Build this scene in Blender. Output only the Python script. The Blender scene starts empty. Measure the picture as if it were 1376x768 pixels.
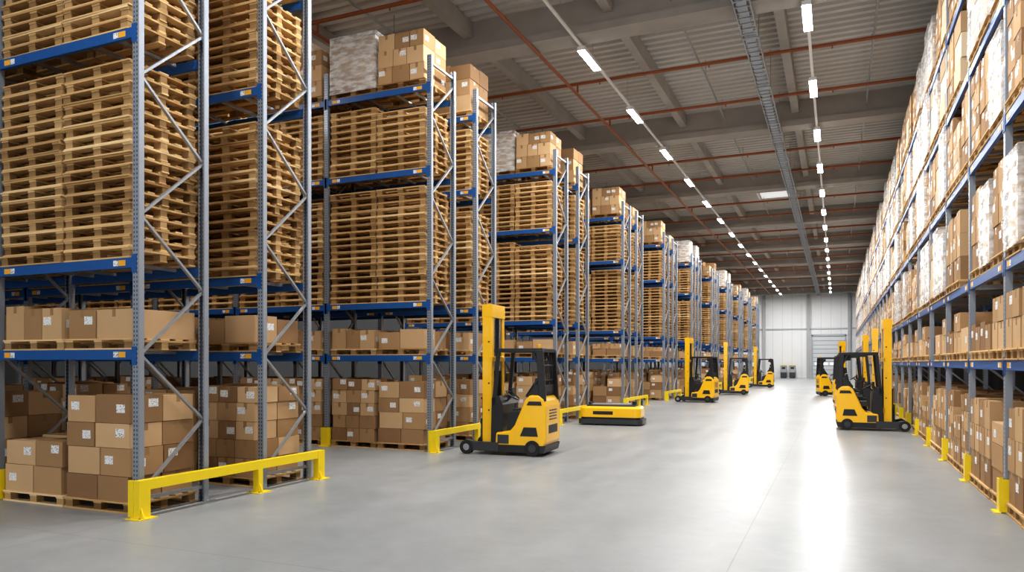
import bpy, math, random
from mathutils import Vector, Matrix
random.seed(7)
scene = bpy.context.scene
COL = scene.collection
R = random.Random(11)
EYE = 1.87

# ------------------------------------------------------------ materials
def new_mat(name):
    m = bpy.data.materials.new(name); m.use_nodes = True
    nt = m.node_tree; b = nt.nodes['Principled BSDF']
    return m, nt, b
def N(nt, t, **kw):
    n = nt.nodes.new(t)
    for k, v in kw.items(): setattr(n, k, v)
    return n
def simple(name, col, rough=0.5, metal=0.0, var=0.06, scale=6.0, bump=0.0, coat=0.0):
    m, nt, b = new_mat(name)
    b.inputs['Roughness'].default_value = rough
    b.inputs['Metallic'].default_value = metal
    b.inputs['Coat Weight'].default_value = coat
    tc = N(nt, 'ShaderNodeTexCoord'); ns = N(nt, 'ShaderNodeTexNoise')
    ns.inputs['Scale'].default_value = scale; ns.inputs['Detail'].default_value = 4
    nt.links.new(tc.outputs['Object'], ns.inputs['Vector'])
    mx = N(nt, 'ShaderNodeMix', data_type='RGBA')
    mx.inputs['A'].default_value = (*[max(0, c*(1-var)) for c in col], 1)
    mx.inputs['B'].default_value = (*[min(1, c*(1+var)) for c in col], 1)
    nt.links.new(ns.outputs['Fac'], mx.inputs['Factor'])
    nt.links.new(mx.outputs['Result'], b.inputs['Base Color'])
    if bump > 0:
        bp = N(nt, 'ShaderNodeBump'); bp.inputs['Strength'].default_value = bump
        bp.inputs['Distance'].default_value = 0.02
        nt.links.new(ns.outputs['Fac'], bp.inputs['Height']); nt.links.new(bp.outputs['Normal'], b.inputs['Normal'])
    return m
def toned(name, stops, rough=0.8, nscale=(3, 40, 40), nstr=0.25, bump=0.1):
    """colour from per-face 'tone' attribute + grain noise"""
    m, nt, b = new_mat(name)
    b.inputs['Roughness'].default_value = rough
    b.inputs['Specular IOR Level'].default_value = 0.2
    at = N(nt, 'ShaderNodeAttribute', attribute_name='tone')
    oi = N(nt, 'ShaderNodeObjectInfo')
    tc = N(nt, 'ShaderNodeTexCoord'); mp = N(nt, 'ShaderNodeMapping'); mp.inputs['Scale'].default_value = nscale
    ns = N(nt, 'ShaderNodeTexNoise'); ns.inputs['Scale'].default_value = 1.0; ns.inputs['Detail'].default_value = 3
    nt.links.new(tc.outputs['Object'], mp.inputs['Vector']); nt.links.new(mp.outputs['Vector'], ns.inputs['Vector'])
    a = N(nt, 'ShaderNodeMath', operation='MULTIPLY_ADD'); a.inputs[1].default_value = nstr; 
    nt.links.new(ns.outputs['Fac'], a.inputs[0]); nt.links.new(at.outputs['Fac'], a.inputs[2])
    a2 = N(nt, 'ShaderNodeMath', operation='MULTIPLY_ADD'); a2.inputs[1].default_value = 0.15
    nt.links.new(oi.outputs['Random'], a2.inputs[0]); nt.links.new(a.outputs[0], a2.inputs[2])
    s = N(nt, 'ShaderNodeMath', operation='SUBTRACT'); s.inputs[1].default_value = nstr*0.5+0.07
    nt.links.new(a2.outputs[0], s.inputs[0])
    cr = N(nt, 'ShaderNodeValToRGB')
    el = cr.color_ramp.elements
    el[0].position = stops[0][0]; el[0].color = (*stops[0][1], 1)
    el[1].position = stops[-1][0]; el[1].color = (*stops[-1][1], 1)
    for p, c in stops[1:-1]:
        e = el.new(p); e.color = (*c, 1)
    nt.links.new(s.outputs[0], cr.inputs['Fac']); nt.links.new(cr.outputs['Color'], b.inputs['Base Color'])
    if bump:
        bp = N(nt, 'ShaderNodeBump'); bp.inputs['Strength'].default_value = bump; bp.inputs['Distance'].default_value = 0.01
        nt.links.new(ns.outputs['Fac'], bp.inputs['Height']); nt.links.new(bp.outputs['Normal'], b.inputs['Normal'])
    return m

M = {}
M['wood'] = toned('pallet_wood', [(0, (.30, .17, .07)), (.35, (.54, .34, .15)), (.7, (.73, .50, .245)), (1, (.84, .64, .37))])
M['block'] = toned('pallet_block_wood', [(0, (.18, .10, .04)), (.5, (.35, .215, .095)), (1, (.53, .35, .17))])
M['card'] = toned('cardboard', [(0, (.28, .16, .08)), (.5, (.45, .28, .14)), (1, (.65, .44, .25))], rough=0.75, nscale=(2, 2, 2), nstr=0.2, bump=0.05)
M['cardl'] = toned('pale_cardboard', [(0, (.42, .28, .155)), (.5, (.60, .44, .28)), (1, (.76, .63, .47))], rough=0.75, nscale=(2, 2, 2), nstr=0.2, bump=0.05)
M['tape'] = simple('packing_tape', (.34, .21, .10), 0.25)
M['blue'] = simple('blue_painted_steel', (.014, .095, .31), 0.38, var=0.12)
M['yellow'] = simple('yellow_painted_steel', (.88, .66, .012), 0.4, var=0.06)
M['truckyel'] = simple('truck_yellow_paint', (.93, .53, .008), 0.3, var=0.03, coat=0.3)
M['black'] = simple('black_plastic', (.014, .015, .018), 0.45)
M['dark'] = simple('dark_grey_steel', (.05, .054, .062), 0.4, metal=0.3)
M['rubber'] = simple('rubber', (.018, .018, .018), 0.8)
M['galv'] = simple('galvanised_steel', (.36, .385, .42), 0.38, metal=0.55, var=0.15, scale=25)
M['white'] = simple('white_paint', (.80, .81, .82), 0.5, var=0.02)
M['conc'] = simple('precast_concrete', (.38, .36, .335), 0.85, var=0.2, scale=1.5, bump=0.1)
M['deck'] = simple('trapezoidal_roof_sheet', (.56, .545, .52), 0.55, var=0.05, scale=0.8)
M['pipe'] = simple('sprinkler_pipe_paint', (.32, .09, .025), 0.5, var=0.1)
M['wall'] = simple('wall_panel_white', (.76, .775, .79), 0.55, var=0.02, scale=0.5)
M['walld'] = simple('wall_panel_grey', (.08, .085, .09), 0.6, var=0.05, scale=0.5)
M['groove'] = simple('panel_joint', (.40, .41, .42), 0.6)
M['doorp'] = simple('sectional_door_paint', (.58, .61, .64), 0.4, var=0.02)
M['seat'] = simple('seat_vinyl', (.03, .03, .035), 0.6)
M['chrome'] = simple('hydraulic_chrome', (.7, .7, .72), 0.2, metal=1.0)
M['orange'] = simple('orange_sticker', (.85, .42, .03), 0.5)

# label : white with procedural print
m, nt, b = new_mat('shipping_label')
b.inputs['Roughness'].default_value = 0.5
tc = N(nt, 'ShaderNodeTexCoord'); mp = N(nt, 'ShaderNodeMapping'); mp.inputs['Scale'].default_value = (60, 60, 90)
ns = N(nt, 'ShaderNodeTexNoise'); ns.inputs['Scale'].default_value = 1.0
nt.links.new(tc.outputs['Object'], mp.inputs['Vector']); nt.links.new(mp.outputs['Vector'], ns.inputs['Vector'])
cr = N(nt, 'ShaderNodeValToRGB'); cr.color_ramp.elements[0].position = .36; cr.color_ramp.elements[0].color = (.12, .12, .14, 1)
cr.color_ramp.elements[1].position = .44; cr.color_ramp.elements[1].color = (.85, .85, .84, 1)
nt.links.new(ns.outputs['Fac'], cr.inputs['Fac']); nt.links.new(cr.outputs['Color'], b.inputs['Base Color'])
M['label'] = m

# perforated upright
def upright_mat(pitch):
    m, nt, b = new_mat('perforated_upright_steel')
    b.inputs['Roughness'].default_value = 0.4; b.inputs['Metallic'].default_value = 0.45
    tc = N(nt, 'ShaderNodeTexCoord'); sp = N(nt, 'ShaderNodeSeparateXYZ'); nt.links.new(tc.outputs['Object'], sp.inputs[0])
    pp = N(nt, 'ShaderNodeMath', operation='PINGPONG'); pp.inputs[1].default_value = pitch/2
    nt.links.new(sp.outputs['X'], pp.inputs[0])
    d = N(nt, 'ShaderNodeMath', operation='SUBTRACT'); d.inputs[1].default_value = 0.024; nt.links.new(pp.outputs[0], d.inputs[0])
    ab = N(nt, 'ShaderNodeMath', operation='ABSOLUTE'); nt.links.new(d.outputs[0], ab.inputs[0])
    lt = N(nt, 'ShaderNodeMath', operation='LESS_THAN'); lt.inputs[1].default_value = 0.008; nt.links.new(ab.outputs[0], lt.inputs[0])
    pz = N(nt, 'ShaderNodeMath', operation='PINGPONG'); pz.inputs[1].default_value = 0.0275; nt.links.new(sp.outputs['Z'], pz.inputs[0])
    lz = N(nt, 'ShaderNodeMath', operation='LESS_THAN'); lz.inputs[1].default_value = 0.013; nt.links.new(pz.outputs[0], lz.inputs[0])
    mu = N(nt, 'ShaderNodeMath', operation='MULTIPLY'); nt.links.new(lt.outputs[0], mu.inputs[0]); nt.links.new(lz.outputs[0], mu.inputs[1])
    mx = N(nt, 'ShaderNodeMix', data_type='RGBA')
    mx.inputs['A'].default_value = (.33, .365, .42, 1); mx.inputs['B'].default_value = (.03, .03, .035, 1)
    nt.links.new(mu.outputs[0], mx.inputs['Factor']); nt.links.new(mx.outputs['Result'], b.inputs['Base Color'])
    return m
PITCH_L, PITCH_R = 2.66, 2.7
M['upL'] = upright_mat(PITCH_L); M['upR'] = upright_mat(PITCH_R)

# stretch wrap
m, nt, b = new_mat('stretch_wrap_film')
b.inputs['Roughness'].default_value = 0.22; b.inputs['Base Color'].default_value = (.82, .82, .82, 1)
tc = N(nt, 'ShaderNodeTexCoord'); mp = N(nt, 'ShaderNodeMapping'); mp.inputs['Scale'].default_value = (3, 3, 9)
ns = N(nt, 'ShaderNodeTexNoise'); ns.inputs['Scale'].default_value = 1.5; ns.inputs['Detail'].default_value = 5
nt.links.new(tc.outputs['Object'], mp.inputs['Vector']); nt.links.new(mp.outputs['Vector'], ns.inputs['Vector'])
mr = N(nt, 'ShaderNodeMapRange'); mr.inputs['From Min'].default_value = .35; mr.inputs['From Max'].default_value = .65
mr.inputs['To Min'].default_value = .2; mr.inputs['To Max'].default_value = .8
nt.links.new(ns.outputs['Fac'], mr.inputs['Value'])
nt.links.new(mr.outputs['Result'], b.inputs['Alpha'])
bp = N(nt, 'ShaderNodeBump'); bp.inputs['Strength'].default_value = 0.6; bp.inputs['Distance'].default_value = 0.03
nt.links.new(ns.outputs['Fac'], bp.inputs['Height']); nt.links.new(bp.outputs['Normal'], b.inputs['Normal'])
M['wrap'] = m

# polished concrete floor
m, nt, b = new_mat('polished_concrete_floor')
tc = N(nt, 'ShaderNodeTexCoord')
n1 = N(nt, 'ShaderNodeTexNoise'); n1.inputs['Scale'].default_value = 0.35; n1.inputs['Detail'].default_value = 6; n1.inputs['Roughness'].default_value = .6
n2 = N(nt, 'ShaderNodeTexNoise'); n2.inputs['Scale'].default_value = 4; n2.inputs['Detail'].default_value = 8; n2.inputs['Roughness'].default_value = .65
mp = N(nt, 'ShaderNodeMapping'); mp.inputs['Scale'].default_value = (1.6, .5, 1)
n3 = N(nt, 'ShaderNodeTexNoise'); n3.inputs['Scale'].default_value = 1.0; n3.inputs['Detail'].default_value = 6; n3.inputs['Roughness'].default_value = .6
nt.links.new(tc.outputs['Object'], n1.inputs['Vector']); nt.links.new(tc.outputs['Object'], n2.inputs['Vector'])
nt.links.new(tc.outputs['Object'], mp.inputs['Vector']); nt.links.new(mp.outputs['Vector'], n3.inputs['Vector'])
ad = N(nt, 'ShaderNodeMath', operation='ADD'); nt.links.new(n1.outputs['Fac'], ad.inputs[0])
m2 = N(nt, 'ShaderNodeMath', operation='MULTIPLY'); m2.inputs[1].default_value = .45; nt.links.new(n2.outputs['Fac'], m2.inputs[0]); nt.links.new(m2.outputs[0], ad.inputs[1])
ad2 = N(nt, 'ShaderNodeMath', operation='ADD'); nt.links.new(ad.outputs[0], ad2.inputs[0])
m3 = N(nt, 'ShaderNodeMath', operation='MULTIPLY'); m3.inputs[1].default_value = .5; nt.links.new(n3.outputs['Fac'], m3.inputs[0]); nt.links.new(m3.outputs[0], ad2.inputs[1])
sc = N(nt, 'ShaderNodeMath', operation='MULTIPLY'); sc.inputs[1].default_value = 0.5; nt.links.new(ad2.outputs[0], sc.inputs[0])
cr = N(nt, 'ShaderNodeValToRGB'); e = cr.color_ramp.elements
e[0].position = .34; e[1].position = .64
e[0].color = (.225, .238, .246, 1); e[1].color = (.335, .345, .352, 1)
nt.links.new(sc.outputs[0], cr.inputs['Fac'])
# saw-cut joints
sp = N(nt, 'ShaderNodeSeparateXYZ'); nt.links.new(tc.outputs['Object'], sp.inputs[0])
js = []
for ax, half, off in (('X', 3.4, 0.9), ('Y', 3.8, 2.1)):
    o = N(nt, 'ShaderNodeMath', operation='ADD'); o.inputs[1].default_value = off; nt.links.new(sp.outputs[ax], o.inputs[0])
    p = N(nt, 'ShaderNodeMath', operation='PINGPONG'); p.inputs[1].default_value = half; nt.links.new(o.outputs[0], p.inputs[0])
    l = N(nt, 'ShaderNodeMath', operation='LESS_THAN'); l.inputs[1].default_value = .006; nt.links.new(p.outputs[0], l.inputs[0]); js.append(l)
mxj = N(nt, 'ShaderNodeMath', operation='MAXIMUM'); nt.links.new(js[0].outputs[0], mxj.inputs[0]); nt.links.new(js[1].outputs[0], mxj.inputs[1])
mj = N(nt, 'ShaderNodeMath', operation='MULTIPLY'); mj.inputs[1].default_value = .4; nt.links.new(mxj.outputs[0], mj.inputs[0])
mx = N(nt, 'ShaderNodeMix', data_type='RGBA'); mx.inputs['B'].default_value = (.10, .10, .10, 1)
nt.links.new(mj.outputs[0], mx.inputs['Factor']); nt.links.new(cr.outputs['Color'], mx.inputs['A'])
nt.links.new(mx.outputs['Result'], b.inputs['Base Color'])
mr = N(nt, 'ShaderNodeMapRange'); mr.inputs['From Min'].default_value = .3; mr.inputs['From Max'].default_value = .7
mr.inputs['To Min'].default_value = .30; mr.inputs['To Max'].default_value = .37
nt.links.new(n3.outputs['Fac'], mr.inputs['Value']); nt.links.new(mr.outputs['Result'], b.inputs['Roughness'])
bp = N(nt, 'ShaderNodeBump'); bp.inputs['Strength'].default_value = .03; bp.inputs['Distance'].default_value = .01
nt.links.new(n2.outputs['Fac'], bp.inputs['Height']); nt.links.new(bp.outputs['Normal'], b.inputs['Normal'])
b.inputs['Specular IOR Level'].default_value = 0.24
M['floor'] = m

m, nt, b = new_mat('led_diffuser')
b.inputs['Emission Color'].default_value = (1, .99, .97, 1); b.inputs['Emission Strength'].default_value = 25
M['led'] = m
m, nt, b = new_mat('daylight_glazing')
b.inputs['Emission Color'].default_value = (.9, .95, 1, 1); b.inputs['Emission Strength'].default_value = 0.4
M['glaze'] = m

# ------------------------------------------------------------ mesh builder
class MB:
    def __init__(s): s.v = []; s.f = []; s.m = []; s.t = []; s.mats = []
    def mi(s, k):
        if k not in s.mats: s.mats.append(k)
        return s.mats.index(k)
    def box(s, c, d, mat, tone=.5, mtx=None):
        x, y, z = [q/2 for q in d]; i = len(s.v)
        P = [(-x,-y,-z),(x,-y,-z),(x,y,-z),(-x,y,-z),(-x,-y,z),(x,-y,z),(x,y,z),(-x,y,z)]
        for p in P:
            if mtx is not None:
                q = mtx @ Vector(p); p = (q.x, q.y, q.z)
            s.v.append((p[0]+c[0], p[1]+c[1], p[2]+c[2]))
        k = s.mi(mat)
        for f in ((0,3,2,1),(4,5,6,7),(0,1,5,4),(1,2,6,5),(2,3,7,6),(3,0,4,7)):
            s.f.append(tuple(i+a for a in f)); s.m.append(k); s.t.append(tone)
    def bb(s, a, b_, mat, tone=.5):
        s.box([(a[k]+b_[k])/2 for k in range(3)], [abs(b_[k]-a[k]) for k in range(3)], mat, tone)
    def bar(s, p0, p1, w, h, mat, tone=.5):
        p0 = Vector(p0); p1 = Vector(p1); d = p1-p0
        q = d.to_track_quat('X', 'Z').to_matrix()
        s.box((p0+p1)/2, (d.length, w, h), mat, tone, q)
    def cyl(s, p0, p1, r, mat, n=12, r2=None):
        p0 = Vector(p0); p1 = Vector(p1); d = p1-p0; r2 = r if r2 is None else r2
        q = d.to_track_quat('Z', 'Y').to_matrix(); i = len(s.v); k = s.mi(mat)
        for P, rr in ((p0, r), (p1, r2)):
            for a in range(n):
                w = q @ Vector((rr*math.cos(2*math.pi*a/n), rr*math.sin(2*math.pi*a/n), 0)) + P
                s.v.append(tuple(w))
        for a in range(n):
            b_ = (a+1) % n
            s.f.append((i+a, i+b_, i+n+b_, i+n+a)); s.m.append(k); s.t.append(.5)
        s.f.append(tuple(i+a for a in reversed(range(n)))); s.m.append(k); s.t.append(.5)
        s.f.append(tuple(i+n+a for a in range(n))); s.m.append(k); s.t.append(.5)
    def prism(s, prof, y0, y1, mat, tone=.5):
        n = len(prof); i = len(s.v); k = s.mi(mat)
        area = sum(prof[a][0]*prof[(a+1)%n][1]-prof[(a+1)%n][0]*prof[a][1] for a in range(n))
        if area < 0: prof = prof[::-1]
        for y in (y0, y1):
            for x, z in prof: s.v.append((x, y, z))
        for a in range(n):
            b_ = (a+1) % n
            s.f.append((i+a, i+b_, i+n+b_, i+n+a)[::1]); s.m.append(k); s.t.append(tone)
        s.f.append(tuple(i+a for a in reversed(range(n)))[::-1]); s.m.append(k); s.t.append(tone)
        s.f.append(tuple(i+n+a for a in range(n))[::-1]); s.m.append(k); s.t.append(tone)
    def mesh(s, name, smooth=False):
        me = bpy.data.meshes.new(name); me.from_pydata(s.v, [], s.f)
        for k in s.mats: me.materials.append(M[k])
        me.polygons.foreach_set('material_index', s.m)
        at = me.attributes.new('tone', 'FLOAT', 'FACE'); at.data.foreach_set('value', s.t)
        if smooth: me.polygons.foreach_set('use_smooth', [True]*len(s.f))
        me.update(); return me
def add(name, me, loc=(0, 0, 0), rz=0, parent=None, bevel=0):
    o = bpy.data.objects.new(name, me); COL.objects.link(o)
    o.location = loc; o.rotation_euler = (0, 0, rz)
    if parent: o.parent = parent
    if bevel:
        md = o.modifiers.new('bevel', 'BEVEL'); md.width = bevel; md.segments = 2; md.limit_method = 'ANGLE'
    return o
def recalc(me):
    import bmesh
    bm = bmesh.new(); bm.from_mesh(me); bmesh.ops.recalc_face_normals(bm, faces=bm.faces); bm.to_mesh(me); bm.free()

# ------------------------------------------------------------ pallets and loads
def pallet(mb, cx, cy, z, L, D, rng, rot=0.0):
    """L along x, D along y"""
    base = rng.uniform(.25, .78)
    mt = Matrix.Rotation(rot, 3, 'Z')
    def bx(x, y, zz, dx, dy, dz, mat):
        p = mt @ Vector((x, y, 0))
        mb.box((cx+p.x, cy+p.y, z+zz), (dx, dy, dz), mat, min(1, max(0, base+rng.uniform(-.28, .28))), mt)
    ys = [-D/2+.06, 0, D/2-.06]; xs = [-L/2+.072, 0, L/2-.072]
    for y in ys: bx(0, y, .011, L, .11, .020, 'wood')
    for y in ys:
        for x in xs: bx(x, y*.975, .061, .13, .10, .080, 'block')
    for x in xs: bx(x, 0, .111, .14, D-.03, .022, 'wood')
    w = [.14, .11, .14, .11, .14]
    for i in range(5): bx(0, -D/2+.07+(D-.14)*i/4, .133, L, w[i], .021, 'wood')
def stack_mesh(n, seed, L=1.2, D=1.04):
    rng = random.Random(seed); mb = MB()
    for i in range(n):
        pallet(mb, rng.uniform(-.018, .018), rng.uniform(-.016, .016), i*.1445, L, D, rng, rng.uniform(-.012, .012))
    return mb.mesh('pallet_stack_mesh')
def carton(mb, x0, y0, z0, w, d, h, rng, mat, labp=.55):
    t = min(1, max(0, .5+rng.uniform(-.5, .5))); g = .008
    mb.bb((x0+g, y0+g, z0), (x0+w-g, y0+d-g, z0+h-.006), mat, t)
    cx = x0+w/2; cy = y0+d/2
    e = .0015
    if w >= d:
        mb.bb((x0+g-e, cy-.03, z0+h-.1), (x0+w-g+e, cy+.03, z0+h-.006+e), 'tape')
    else:
        mb.bb((cx-.03, y0+g-e, z0+h-.1), (cx+.03, y0+d-g+e, z0+h-.006+e), 'tape')
    lw, lh = .15, .105
    if rng.random() < labp and w > .2:
        lx = x0+w*rng.choice([.28, .72]); lz = z0+h*rng.uniform(.45, .7)
        mb.bb((lx-lw/2, y0+g-.002, lz-lh/2), (lx+lw/2, y0+g+.002, lz+lh/2), 'label')
    for sx in (0, 1):
        if rng.random() < labp*.6:
            ly = y0+d*rng.choice([.3, .7]); lz = z0+h*rng.uniform(.45, .7); xx = x0+g if sx == 0 else x0+w-g
            mb.bb((xx-.002, ly-lw/2, lz-lh/2), (xx+.002, ly+lw/2, lz+lh/2), 'label')
def load_mesh(layers, seed, L=1.2, D=1.04, mat='card', wrap=False, missing=0.0, labp=.55):
    rng = random.Random(seed); mb = MB()
    pallet(mb, 0, 0, 0, L, D, rng); z = .146
    iw = L-.06; idp = D-.04
    for li, (h, nx, ny) in enumerate(layers):
        jx = rng.uniform(-.02, .02)
        ws = [1+rng.uniform(-.15, .15) for _ in range(nx)]; sw = sum(ws); ws = [q/sw*iw for q in ws]
        x = -iw/2+jx
        for i in range(nx):
            if li == len(layers)-1 and rng.random() < missing: x += ws[i]; continue
            for j in range(ny):
                hh = h*(1 if li < len(layers)-1 else rng.uniform(.82, 1))
                carton(mb, x, -idp/2+j*idp/ny+rng.uniform(-.008, .008), z, ws[i], idp/ny, hh, rng, mat, labp)
            x += ws[i]
        z += h
    if wrap:
        i = len(mb.v); k = mb.mi('wrap'); segs = 6
        for a in range(segs+1):
            zz = .10+(z-.08)*a/segs; gg = .018+rng.uniform(-.004, .012)
            for sx, sy in ((-1,-1),(1,-1),(1,1),(-1,1)):
                mb.v.append((sx*(L/2-.015+gg), sy*(D/2-.01+gg), zz))
        for a in range(segs):
            for c in range(4):
                mb.f.append((i+a*4+c, i+a*4+(c+1)%4, i+(a+1)*4+(c+1)%4, i+(a+1)*4+c)); mb.m.append(k); mb.t.append(.5)
        mb.f.append(tuple(i+segs*4+c for c in range(4))); mb.m.append(k); mb.t.append(.5)
    return mb.mesh('carton_load_mesh')

S17 = [stack_mesh(n, 100+n+i) for i, n in enumerate((17, 17, 16, 17))]
S10 = [stack_mesh(n, 200+i) for i, n in enumerate((10, 10, 9, 10))]
G = [load_mesh([(.34, 2, 2)]*4, 1), load_mesh([(.36, 2, 2)]*2, 2), load_mesh([(.31, 2, 2), (.35, 2, 2), (.31, 2, 2), (.36, 2, 2)], 3, labp=.75),
     load_mesh([(.38, 2, 2)]*3, 4, missing=.3), load_mesh([(.28, 3, 2)]*5, 5, missing=.2)]
LOW = [load_mesh([(.42, 2, 2)], 21), load_mesh([(.46, 3, 2)], 22), load_mesh([(.26, 2, 2), (.24, 3, 2)], 23), load_mesh([(.44, 2, 1)], 24)]
TOP = [load_mesh([(.36, 3, 2)]*3, 31), load_mesh([(.40, 2, 2)]*3, 32, mat='cardl', wrap=True), load_mesh([(.33, 3, 2)]*3, 33, missing=.3),
       load_mesh([(.30, 3, 2)]*4, 34, mat='cardl', wrap=True), load_mesh([(.38, 2, 2)]*3, 35)]
rL = dict(L=.82, D=1.12)
RB = [load_mesh([(.40, 2, 2)]*3, 41, mat='card', **rL), load_mesh([(.31, 2, 2)]*4, 42, mat='card', **rL),
      load_mesh([(.33, 2, 2)]*4, 43, mat='cardl', wrap=True, **rL), load_mesh([(.42, 1, 2)]*3, 44, mat='cardl', **rL),
      load_mesh([(.36, 2, 3)]*3, 45, mat='cardl', wrap=True, missing=.3, **rL), load_mesh([(.30, 2, 2)]*4, 46, missing=.4, mat='cardl', **rL)]
RS = [load_mesh([(.36, 2, 2)]*2, 51, mat='card', **rL), load_mesh([(.28, 2, 2)]*2, 52, mat='card', **rL), load_mesh([(.40, 1, 2), (.3, 2, 2)], 53, mat='card', missing=.4, **rL),
      load_mesh([(.42, 2, 1)], 54, mat='card', **rL)]
RG = [RB[0], RB[1], load_mesh([(.42, 2, 2)]*2, 55, **rL), load_mesh([(.36, 2, 2)]*3, 56, missing=.5, **rL), load_mesh([(.33, 1, 2)]*3, 57, **rL)]

# ------------------------------------------------------------ racks
def rack_mesh(nb, pitch, depth, levels, height, up):
    mb = MB(); pw = .10; pd = .075
    for k in range(nb+1):
        x = -k*pitch
        for y, s in ((0, 1), (depth, -1)):
            mb.bb((x-pw/2, y-.004, 0.0), (x+pw/2, y+.004, height), up)
            for sx in (-1, 1):
                mb.bb((x+sx*(pw/2)-.004, y, 0.0), (x+sx*(pw/2)+.004, y+s*pd, height), up)
                mb.bb((x+sx*(pw/2), y+s*pd-.004, 0.0), (x+sx*(pw/2-.025), y+s*pd+.004, height), up)
            mb.bb((x-.09, y-.05, 0), (x+.09, y+.09, .012), 'galv')
        z = .25; flip = False; st = .86
        y0, y1 = .055, depth-.055
        mb.bar((x, y0, .2), (x, y1, .2), .045, .045, 'galv')
        while z+st < height-.1:
            a, b_ = (y0, y1) if not flip else (y1, y0)
            mb.bar((x, a, z), (x, b_, z+st), .045, .03, 'galv')
            z += st; flip = not flip
        mb.bar((x, y0, height-.15), (x, y1, height-.15), .045, .045, 'galv')
    bh = .125
    for lv in levels:
        for k in range(nb):
            xa = -k*pitch-pw/2-.004; xb = -(k+1)*pitch+pw/2+.004
            for y, s in ((-.004, 1), (depth+.004, -1)):
                ya, yb = (y, y+.05) if s > 0 else (y-.05, y)
                mb.bb((xa, ya, lv-bh/2), (xb, yb, lv+bh/2), 'blue')
                f = y-.006 if s > 0 else y+.006
                for xe, sg in ((xa, -1), (xb, 1)):
                    mb.bb((xe+sg*.006, min(f, y)-.001, lv-.13), (xe-sg*.075, max(f, y)+.001, lv+.10), 'blue')
                    mb.bb((xe+sg*.12, min(f, y)+.003, lv-.035), (xe+sg*.24, max(f, y)+(.0 if s > 0 else -.003), lv+.035), 'orange')
                    mb.bb((xe+sg*.25, min(f, y)+.003, lv-.035), (xe+sg*.33, max(f, y)+(.0 if s > 0 else -.003), lv+.035), 'label')
            for q in (.18, .36, .64, .82):
                xq = xa+(xb-xa)*q
                mb.bb((xq-.025, .045, lv+bh/2-.045), (xq+.025, depth-.045, lv+bh/2-.004), 'galv')
    return mb.mesh('rack_mesh')
LV = [1.97, 3.10, 5.92, 7.68]; LVR = [1.84, 3.08, 4.88, 6.45, 8.0]
BT = .0625
DEP = 1.1
LX = -7.85
rackA = rack_mesh(5, PITCH_L, DEP, LV, 8.35, 'upL')
rackB = rack_mesh(2, PITCH_L, DEP, LV, 8.35, 'upL')

# column guards
mb = MB()
mb.bb((-.09, -.012, .0), (.09, .0, .42), 'yellow'); mb.bb((-.09, -.012, 0), (-.078, .12, .42), 'yellow'); mb.bb((.078, -.012, 0), (.09, .12, .42), 'yellow')
mb.bb((-.13, -.07, 0), (.13, -.0, .012), 'yellow')
guardM = mb.mesh('upright_guard_mesh')
def barrier_mesh(Ln):
    mb = MB()
    mb.bb((-.045, 0, .34), (.045, Ln, .46), 'yellow')
    for y in (0.0, Ln*.57, Ln-.16):
        wy = .16; end = y == 0.0 or y > Ln-.2
        mb.bb((-.05, y-.001, 0.012), (.05, y+(wy if end else .09), .461 if end else .34), 'yellow')
        mb.bb((-.12, y-.06, 0), (.12, y+wy+.05, .012), 'yellow')
        mb.prism([(.05, .012), (.11, .012), (.05, .14)], y+.02, y+.035, 'yellow')
        for sx in (-.09, .09):
            mb.cyl((sx, y-.03, .01), (sx, y-.03, .03), .012, 'galv', 6)
    mb.bb((-.13, -.008, .012), (-.04, .02, .46), 'yellow')
    return mb.mesh('barrier_mesh')
barM = barrier_mesh(3.5)

rows = [6.5, 13.65, 21.25, 29.1, 36.8, 44.5, 52.2, 59.9, 67.6, 75.3, 83.0]
for ri, ry in enumerate(rows):
    nb = 5 if ri < 2 else 2
    par = None
    if ri >= 2:
        par = bpy.data.objects.new('palletised_goods', None); COL.objects.link(par)
        par.location = (LX, ry, 0)
    for side in (0, 1):
        y0 = ry + side*2.15
        add('pallet_rack', rackA if nb == 5 else rackB, (LX, y0, 0))
        for b in range(nb):
            for c in (0, 1):
                xc = LX - PITCH_L*b - PITCH_L/2 + (.62 if c == 0 else -.62)
                yc = y0 + .53
                def put(name, me, z):
                    jx = R.uniform(-.01, .01); jy = R.uniform(-.02, .01)
                    if par: add(name, me, (xc+jx-LX, yc+jy-ry, z), 0, par)
                    else: add(name, me, (xc+jx, yc+jy, z))
                first = (ri == 0 and side == 0 and b == 0)
                g = (G[2] if c == 0 else G[1]) if first else R.choice(G)
                if ri == 0 and side == 1 and b == 0: g = G[4] if c == 0 else G[0]
                put('carton_pallet_load', g, 0)
                put('carton_pallet_load', R.choice(LOW), LV[0]+BT)
                put('wooden_pallet_stack', R.choice(S17), LV[1]+BT)
                put('wooden_pallet_stack', R.choice(S10), LV[2]+BT)
                if R.random() < .92 or ri < 3:
                    tm = R.choice(TOP)
                    if ri in (1, 2) and b == 0: tm = TOP[0] if c == 0 else TOP[1]
                    if side == 1 and b == 0 and ri in (1, 2): tm = TOP[4] if c == 0 else TOP[2]
                    if ri in (3, 4) and b == 0: tm = TOP[2*((c+side) % 2)]
                    put('carton_pallet_load', tm, LV[3]+BT)
        for k in range(1, nb+1):
            if side == 0: add('upright_guard', guardM, (LX-PITCH_L*k, y0-.06, 0))
    add('rack_end_barrier', barM, (LX+.2, ry-.16, 0))

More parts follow.
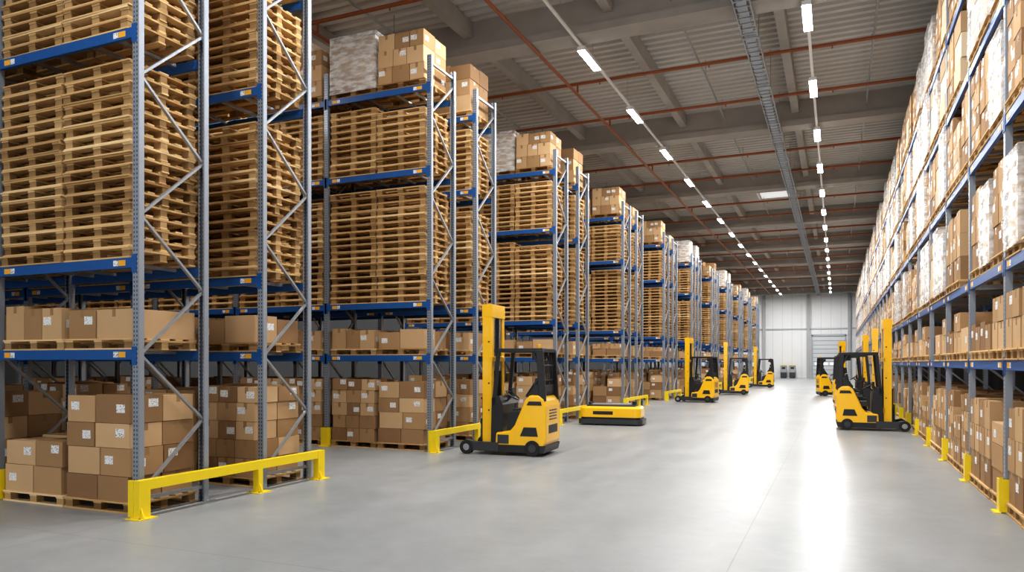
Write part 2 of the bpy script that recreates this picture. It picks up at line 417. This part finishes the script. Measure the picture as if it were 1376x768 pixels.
# right-hand rack, parallel to the aisle
RX = 1.93; NB = 31; RY0 = 11.0-2*PITCH_R
rackR = rack_mesh(NB, PITCH_R, DEP, LVR, 9.2, 'upR')
add('pallet_rack', rackR, (RX, RY0, 0), -math.pi/2)
for k in range(0, NB+1): add('upright_guard', guardM, (RX-.06, RY0+PITCH_R*k, 0), -math.pi/2)
for b in range(NB):
    par = None
    if b > 5:
        par = bpy.data.objects.new('palletised_goods', None); COL.objects.link(par); par.location = (RX, RY0+PITCH_R*b, 0)
    for c in range(3):
        yc = RY0+PITCH_R*(b+.5)+(c-1)*.87; xc = RX+.54
        for li, lz in enumerate([0]+[l+BT for l in LVR]):
            if R.random() < (.14 if li < 2 else .06): continue
            me = R.choice(RS) if li == 1 else (R.choice(RG) if li == 0 else R.choice(RB))
            l = (xc+R.uniform(-.02, .02), yc+R.uniform(-.015, .015), lz)
            if par: l = (l[0]-RX, l[1]-(RY0+PITCH_R*b), l[2])
            add('carton_pallet_load', me, l, -math.pi/2, par)

# ------------------------------------------------------------ building shell
WY = 97.0; XL, XR = -24.0, 6.5; YB = -14.0; ZC = 10.95
mb = MB(); mb.bb((XL, YB, -.2), (XR, WY, 0), 'floor'); add('floor', mb.mesh('floor'))
mb = MB(); k = mb.mi('deck'); per = .36; y = YB; prof = []
while y < WY+.3:
    prof += [(y, ZC), (y+.15, ZC), (y+.19, ZC+.09), (y+.32, ZC+.09)]; y += per
for (yy, zz) in prof:
    mb.v.append((XL, yy, zz)); mb.v.append((XR, yy, zz))
for i in range(len(prof)-1):
    a = 2*i; mb.f.append((a, a+1, a+3, a+2)); mb.m.append(k); mb.t.append(.5)
add('ceiling', mb.mesh('ceiling'))
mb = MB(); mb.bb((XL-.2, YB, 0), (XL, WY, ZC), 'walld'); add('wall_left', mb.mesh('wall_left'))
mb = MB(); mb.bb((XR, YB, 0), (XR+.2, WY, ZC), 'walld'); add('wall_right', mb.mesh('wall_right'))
mb = MB(); mb.bb((XL, WY, 0), (XR, WY+.2, ZC+.2), 'wall')
for i in range(28):
    mb.bb((XL+1.1*i+.3, WY-.012, 0), (XL+1.1*i+.32, WY, ZC), 'groove')
for x in (-18, -13, -8.2, -3.1, 1.4): mb.bb((x-.17, WY-.3, 0), (x+.17, WY, ZC), 'groove')
mb.bb((XL, WY-.1, 5.9), (XR, WY, 6.05), 'galv')
add('wall_back', mb.mesh('wall_back'))
mb = MB(); dx = -.85; dw = 1.75
mb.bb((dx-dw-.15, WY-.16, 0), (dx-dw, WY-.02, 5.2), 'galv'); mb.bb((dx+dw, WY-.16, 0), (dx+dw+.15, WY-.02, 5.2), 'galv')
mb.bb((dx-dw-.15, WY-.16, 5.05), (dx+dw+.15, WY-.02, 5.3), 'galv')
for i in range(10):
    mb.bb((dx-dw, WY-.1, i*.5+.02), (dx+dw, WY-.07, i*.5+.48), 'doorp')
mb.bb((dx-dw, WY-.065, 0), (dx+dw, WY-.022, 5.0), 'dark')
for i in range(4): mb.bb((dx-dw+.2+i*.85, WY-.11, 1.6), (dx-dw+.8+i*.85, WY-.101, 1.9), 'glaze')
add('door_1', mb.mesh('door_1'))
for x in (-5.9, -4.9):
    mb = MB(); mb.bb((x-.35, WY-.95, .1), (x+.35, WY-.45, 1.5), 'dark'); mb.bb((x-.33, WY-.97, .7), (x+.33, WY-.95, 1.45), 'galv')
    mb.bb((x-.2, WY-.98, 1.1), (x+.2, WY-.97, 1.35), 'black'); mb.bb((x-.3, WY-.9, 0), (x+.3, WY-.5, .1), 'black'); mb.bb((x-.36, WY-.97, 1.5), (x+.36, WY-.44, 1.56), 'yellow')
    add('battery_charger_cabinet', mb.mesh('charger_cabinet'))

GY = [-1.5, 8.2, 18.0, 27.8, 37.4, 47.0, 56.6, 66.2, 75.8, 85.4, 95.0]
HY = [GY[i]+d for i in range(len(GY)-1) for d in (1.2, 4.8, 8.4)]
mb = MB()
for yb in GY:
    mb.bb((XL, yb-.24, 10.26), (XR, yb+.24, ZC+.02), 'conc')
    mb.bb((XL, yb-.34, 10.06), (XR, yb+.34, 10.26), 'conc')
add('ceiling_girders', mb.mesh('ceiling_girders'))
mb = MB()
for x in (-20.55, -16.7, -12.85, -9.0, -5.15, -1.3, 2.55):
    for i in range(len(GY)-1): mb.bb((x-.12, GY[i]+.25, 10.5), (x+.12, GY[i+1]-.25, ZC-.005), 'conc')
add('ceiling_purlins', mb.mesh('ceiling_purlins'))
# conduits under the deck
mb = MB()
for x in (-10.6, -3.6, .9):
    for i in range(len(GY)-1): mb.cyl((x, GY[i]+.36, 10.45), (x, GY[i+1]-.36, 10.45), .03, 'galv', 6)
    for yb in HY: mb.bb((x-.01, yb-.01, 10.45), (x+.01, yb+.01, ZC-.002), 'galv')
add('electrical_conduits', mb.mesh('electrical_conduits'))
# sprinkler pipes
mb = MB()
for x in (-16.5, -11.8, -7.2, 3.2): mb.cyl((x, YB, 10.0), (x, WY-.3, 10.0), .045, 'pipe', 8)
for yy in [4.5, 11.6, 15, 21.5, 25, 31.5, 35, 41, 45, 50.5, 54, 60, 64, 70, 73, 80, 90]:
    mb.cyl((XL+.2, yy, 10.32), (XR-.2, yy, 10.32), .05, 'pipe', 8)
    for x in (-16.5, -11.8, -7.2, 3.2): mb.cyl((x, yy, 10.0), (x, yy, 10.35), .03, 'pipe', 8)
    for i in range(9): mb.cyl((XL+1.5+i*3.2, yy, 10.2), (XL+1.5+i*3.2, yy, 10.33), .018, 'pipe', 6)
add('sprinkler_pipework', mb.mesh('sprinkler_pipework'))
# cable tray
mb = MB(); tx = -1.95
for s in (-.18, .18): mb.bb((tx+s-.012, YB, 9.9), (tx+s+.012, WY-.4, 10.0), 'galv')
y = YB
while y < WY-.5: mb.bb((tx-.18, y, 9.905), (tx+.18, y+.05, 9.925), 'galv'); y += .3
mb.bb((tx-.12, YB, 9.925), (tx+.1, WY-.4, 9.96), 'galv')
for yy in HY:
    for s in (-.2, .2): mb.bb((tx+s-.01, yy-.01, 9.88), (tx+s+.01, yy+.01, ZC-.002), 'galv')
    mb.bb((tx-.21, yy-.02, 9.88), (tx+.21, yy+.02, 9.9), 'galv')
add('cable_tray', mb.mesh('cable_tray'))
mb = MB()
for (a, b_) in ((-3.0, 42), (-2.9, 70)):
    mb.bb((a-.9, b_-.9, ZC-.1), (a+.9, b_+.9, ZC-.02), 'white'); mb.bb((a-.75, b_-.75, ZC-.12), (a+.75, b_+.75, ZC-.1), 'glaze')
add('roof_smoke_vents', mb.mesh('roof_smoke_vents'))

# LED trunking lines
lampm = MB(); lampm.bb((-.10, -.72, -.05), (.10, .72, .05), 'white'); lampm.bb((-.095, -.70, -.065), (.095, .70, -.05), 'led')
lampm = lampm.mesh('led_luminaire')
la = bpy.data.lights.new('led_light', 'AREA'); la.shape = 'RECTANGLE'; la.size = .19; la.size_y = 1.4; la.energy = 215; la.color = (1, .99, .975)
for x, yst in ((-6.0, 18.9-4.87*3), (-.62, 18.6-4.87*3), (-15.5, 7.0)):  # last line, over the left racks, is unseen and added to light that side
    root = bpy.data.objects.new('led_light_line', None); COL.objects.link(root); root.location = (x, 0, 9.92)
    mb = MB(); mb.bb((-.035, YB, .05), (.035, WY-.4, .10), 'white')
    for yy in HY: mb.bb((-.006, yy, .1), (.006, yy+.012, ZC-9.92-.002), 'galv')
    add('trunking', mb.mesh('trunking'), (0, 0, 0), 0, root)
    yy = yst
    while yy < WY-1:
        add('luminaire', lampm, (0, yy, 0), 0, root)
        lo = bpy.data.objects.new('lamp_light', la); COL.objects.link(lo); lo.parent = root; lo.location = (0, yy, -.075)
        yy += 4.87

# ------------------------------------------------------------ reach truck (forward = +x)
P = {}
mb = MB()
body = [(-.84, .16), (-.90, .30), (-.90, 1.00), (-.86, 1.14), (-.76, 1.22), (-.56, 1.22), (-.46, 1.12), (-.24, .62), (-.14, .50), (.16, .46), (.18, .16)]
mb.prism(body, -.5, .5, 'truckyel'); P['body'] = (mb.mesh('truck_body'), .035)
mb = MB()
mb.prism([(-.86, .07), (-.90, .22), (.2, .22), (.24, .07)], -.51, .51, 'black')
mb.prism([(-.80, 1.2), (-.82, 1.42), (-.62, 1.44), (-.46, 1.18)], -.46, .46, 'black')
mb.bb((-.905, -.3, .45), (-.885, .3, .62), 'black')
for i in range(4): mb.bb((-.908, -.25, .72+i*.06), (-.888, .25, .745+i*.06), 'dark')
for s in (-1, 1):
    mb.prism([(-.74, .40), (-.70, .58), (-.44, .58), (-.36, .40)], s*.503-.006, s*.503+.006, 'black')
    mb.prism([(-.82, 1.02), (-.80, 1.1), (-.55, 1.1), (-.50, 1.02)], s*.503-.006, s*.503+.006, 'black')
    mb.bb((-.12, s*.503-.006, .24), (.12, s*.503+.006, .42), 'dark')
mb.prism([(.02, .44), (.02, 1.02), (.10, 1.20), (.26, 1.16), (.28, .22), (.1, .22)], -.47, .47, 'black')
mb.prism([(-.42, .55), (-.42, .92), (-.10, .86), (-.06, .5)], .30, .47, 'black')
mb.bb((.02, -.30, 1.16), (.08, -.06, 1.34), 'black'); mb.bb((.012, -.27, 1.19), (.02, -.09, 1.31), 'dark')
for i in range(3): mb.cyl((.1, -.34+i*.0+.02, 1.15), (.06, -.34+.05*i, 1.27), .012, 'black', 6)
P['chassis_trim'] = (mb.mesh('truck_trim'), .015)
mb = MB()
mb.prism([(-.52, .60), (-.52, .78), (-.10, .80), (-.08, .66)], -.27, .27, 'seat')
mb.prism([(-.56, .72), (-.70, 1.50), (-.60, 1.56), (-.44, .78)], -.25, .25, 'seat')
mb.prism([(-.69, 1.56), (-.71, 1.72), (-.62, 1.74), (-.60, 1.58)], -.14, .14, 'seat')
mb.bb((-.5, .26, .90), (-.15, .34, .95), 'seat'); mb.bb((-.5, -.34, .90), (-.2, -.27, .94), 'seat'); mb.bb((-.2, .27, .95), (-.17, .3, 1.06), 'black')
P['seat'] = (mb.mesh('truck_seat'), .03)
mb = MB()
mb.cyl((.06, .12, 1.08), (-.06, .12, 1.19), .02, 'black')
c = Vector((-.07, .12, 1.20)); ax = Vector((-.55, 0, .8)).normalized(); u = Vector((0, 1, 0)); w = ax.cross(u)
pts = [c+.16*(math.cos(a)*u+math.sin(a)*w) for a in [i*math.pi/8 for i in range(17)]]
for i in range(16): mb.cyl(pts[i], pts[i+1], .015, 'black', 6)
mb.bar(pts[0], pts[8], .02, .02, 'black')
P['steering_wheel'] = (mb.mesh('truck_wheel_steer'), 0)
mb = MB()
for s in (-1, 1):
    mb.bar((-.82, s*.44, 1.1), (-.76, s*.44, 2.12), .08, .14, 'black')
    mb.bar((.22, s*.44, 1.0), (.12, s*.44, 2.12), .06, .08, 'black')
    mb.bar((-.82, s*.44, 2.12), (.16, s*.44, 2.12), .06, .08, 'black')
    mb.bar((-.78, s*.44, 1.62), (-.48, s*.44, 1.2), .04, .05, 'black')
    mb.bar((-.76, s*.44, 1.78), (-.60, s*.44, 2.1), .04, .05, 'black')
for x in (-.78, .12): mb.bb((x-.04, -.44, 2.08), (x+.04, .44, 2.16), 'black')
for i in range(9): mb.bb((-.76, -.36+i*.09-.014, 2.09), (.12, -.36+i*.09+.014, 2.15), 'black')
for y in (-.3, -.18, -.06, .06, .18, .3): mb.bar((-.80, y, 1.2), (-.76, y, 2.1), .028, .028, 'black')
for z in (1.5, 1.8): mb.bb((-.80, -.42, z), (-.77, .42, z+.03), 'black')
mb.bb((-.70, -.22, 1.93), (-.52, .22, 2.07), 'black')
mb.cyl((-.7, .3, 2.15), (-.7, .3, 2.24), .04, 'orange', 12)
P['overhead_guard'] = (mb.mesh('truck_guard'), .01)
mb = MB()
MX = .30
for s in (-1, 1):
    mb.bb((MX, s*.36-.012, .1), (MX+.20, s*.36+.012, 3.03), 'truckyel')
    mb.bb((MX, s*.30-.05, .1), (MX+.03, s*.30+.05, 3.03), 'truckyel')
    mb.bb((MX+.17, s*.33-.03, .1), (MX+.20, s*.33+.03, 3.03), 'truckyel')
    mb.bb((MX+.05, s*.275-.04, .15), (MX+.17, s*.275+.04, 2.9), 'dark')
    mb.cyl((MX+.03, s*.17, .25), (MX+.03, s*.17, 1.7), .035, 'black', 10)
    mb.cyl((MX+.03, s*.17, 1.7), (MX+.03, s*.17, 2.85), .022, 'chrome', 10)
    mb.bb((MX+.10, s*.08-.015, .3), (MX+.11, s*.08+.015, 2.85), 'dark')
    for z in (.9, 1.45, 2.3): mb.cyl((MX+.06, s*.373, z), (MX+.06, s*.378, z), .02, 'dark', 8)
for z, h in ((2.90, .2), (1.95, .1), (.55, .14)):
    mb.bb((MX-.015, -.372, z-h/2), (MX+.04, .372, z+h/2), 'truckyel')
mb.bb((MX-.01, -.374, 2.82), (MX+.21, .374, 3.07), 'truckyel')
mb.bb((MX-.1, -.3, .1), (MX+.02, .3, .4), 'dark')
P['mast'] = (mb.mesh('truck_mast'), .008)
mb = MB()
for z in (.22, .62): mb.bb((MX+.21, -.38, z), (MX+.25, .38, z+.1), 'black')
for y in (-.3, -.1, .1, .3): mb.bb((MX+.215, y-.015, .3), (MX+.235, y+.015, 1.15), 'black')
mb.bb((MX+.21, -.36, 1.12), (MX+.24, .36, 1.16), 'black')
for s in (-.2, .2):
    mb.bb((MX+.25, s-.05, .09), (MX+.29, s+.05, .72), 'dark')
    mb.prism([(MX+.25, .09), (MX+.25, .135), (.98, .115), (.98, .09)], s-.05, s+.05, 'dark')
P['fork_carriage'] = (mb.mesh('truck_forks'), .004)
mb = MB()
for s in (-1, 1):
    mb.prism([(.1, .08), (.1, .26), (.62, .26), (.80, .30), (.90, .24), (.90, .12), (.80, .08)], s*.47-.05, s*.47+.05, 'dark')
    mb.cyl((.80, s*.41, .145), (.80, s*.53, .145), .145, 'rubber', 20)
    mb.cyl((.80, s*.53, .145), (.80, s*.535, .145), .07, 'galv', 14)
    mb.cyl((-.62, s*.40, .16), (-.62, s*.52, .16), .16, 'rubber', 20)
    mb.cyl((-.62, s*.52, .16), (-.62, s*.525, .16), .08, 'dark', 14)
P['wheels_and_legs'] = (mb.mesh('truck_legs'), .01)
for k_, (me, bv) in P.items(): recalc(me)
def truck(loc, rz):
    e_ = bpy.data.objects.new('reach_truck', None); COL.objects.link(e_); e_.location = loc; e_.rotation_euler = (0, 0, rz)
    for k_, (me, bv) in P.items(): add(k_, me, (0, 0, 0), 0, e_, bv)
PI = math.pi
truck((-6.2, 14.2, 0), PI+.06)
truck((-6.1, 36.2, 0), PI-.1)
truck((-5.6, 45.4, 0), PI+.1)
truck((-5.2, 59.0, 0), PI)
truck((-.1, 45.8, 0), .25)
truck((.88, 23.2, 0), .03)
truck((.86, 29.4, 0), -.05)
truck((.75, 36.0, 0), .05)

# ------------------------------------------------------------ low automated guided vehicle
def rrect(hx, hy, r, n=6):
    pts = []
    for cx, cy, a0 in ((hx-r, hy-r, 0), (-hx+r, hy-r, 90), (-hx+r, -hy+r, 180), (hx-r, -hy+r, 270)):
        for i in range(n+1):
            a = math.radians(a0+90*i/n); pts.append((cx+r*math.cos(a), cy+r*math.sin(a)))
    return pts
def slab(mb, hx, hy, r, z0, z1, mat, taper=0):
    a = rrect(hx, hy, r); b2 = rrect(hx-taper, hy-taper, r); n = len(a); i = len(mb.v); k = mb.mi(mat)
    for x, y in a: mb.v.append((x, y, z0))
    for x, y in b2: mb.v.append((x, y, z1))
    for q in range(n):
        w = (q+1) % n; mb.f.append((i+q, i+w, i+n+w, i+n+q)); mb.m.append(k); mb.t.append(.5)
    mb.f.append(tuple(i+q for q in reversed(range(n)))); mb.m.append(k); mb.t.append(.5)
    mb.f.append(tuple(i+n+q for q in range(n))); mb.m.append(k); mb.t.append(.5)
agv = bpy.data.objects.new('automated_guided_vehicle', None); COL.objects.link(agv); agv.location = (-6.25, 22.0, 0); agv.rotation_euler = (0, 0, .08)
mb = MB(); slab(mb, .92, .48, .18, .24, .50, 'truckyel'); slab(mb, .92, .48, .18, .50, .56, 'truckyel', .06); add('yellow_body', mb.mesh('agv_body'), parent=agv)
mb = MB(); slab(mb, .97, .53, .2, .04, .18, 'dark'); slab(mb, .90, .46, .17, .18, .24, 'black')
mb.bb((-.5, -.484, .32), (.1, -.479, .42), 'black'); add('bumper', mb.mesh('agv_bumper'), parent=agv)
mb = MB(); slab(mb, .74, .33, .08, .55, .60, 'dark'); slab(mb, .60, .26, .08, .60, .63, 'galv')
mb.bb((-.7, -.2, .60), (-.63, .2, .67), 'black'); mb.cyl((.66, 0, .58), (.66, 0, .70), .06, 'black', 16); add('load_deck', mb.mesh('agv_top'), parent=agv)
mb = MB()
for x in (-.55, .55):
    for s in (-1, 1): mb.cyl((x, s*.34, .085), (x, s*.44, .085), .085, 'rubber', 16)
add('wheels', mb.mesh('agv_wheels'), parent=agv)

# ------------------------------------------------------------ world, camera
w = bpy.data.worlds.new('World'); scene.world = w; w.use_nodes = True
w.node_tree.nodes['Background'].inputs['Color'].default_value = (.97, .985, 1, 1)
w.node_tree.nodes['Background'].inputs['Strength'].default_value = 1.75
cam = bpy.data.cameras.new('camera'); co = bpy.data.objects.new('camera', cam); COL.objects.link(co)
cam.sensor_width = 36; cam.lens = 36*1000/1376; cam.shift_y = 103/1376
co.location = (0, 0, EYE); co.rotation_euler = (math.pi/2, 0, math.atan(.436)); cam.clip_end = 300
scene.camera = co
scene.view_settings.view_transform = 'Standard'
try: scene.view_settings.look = 'Medium High Contrast'
except Exception as ex: print('look', ex)
scene.view_settings.exposure = 0.08
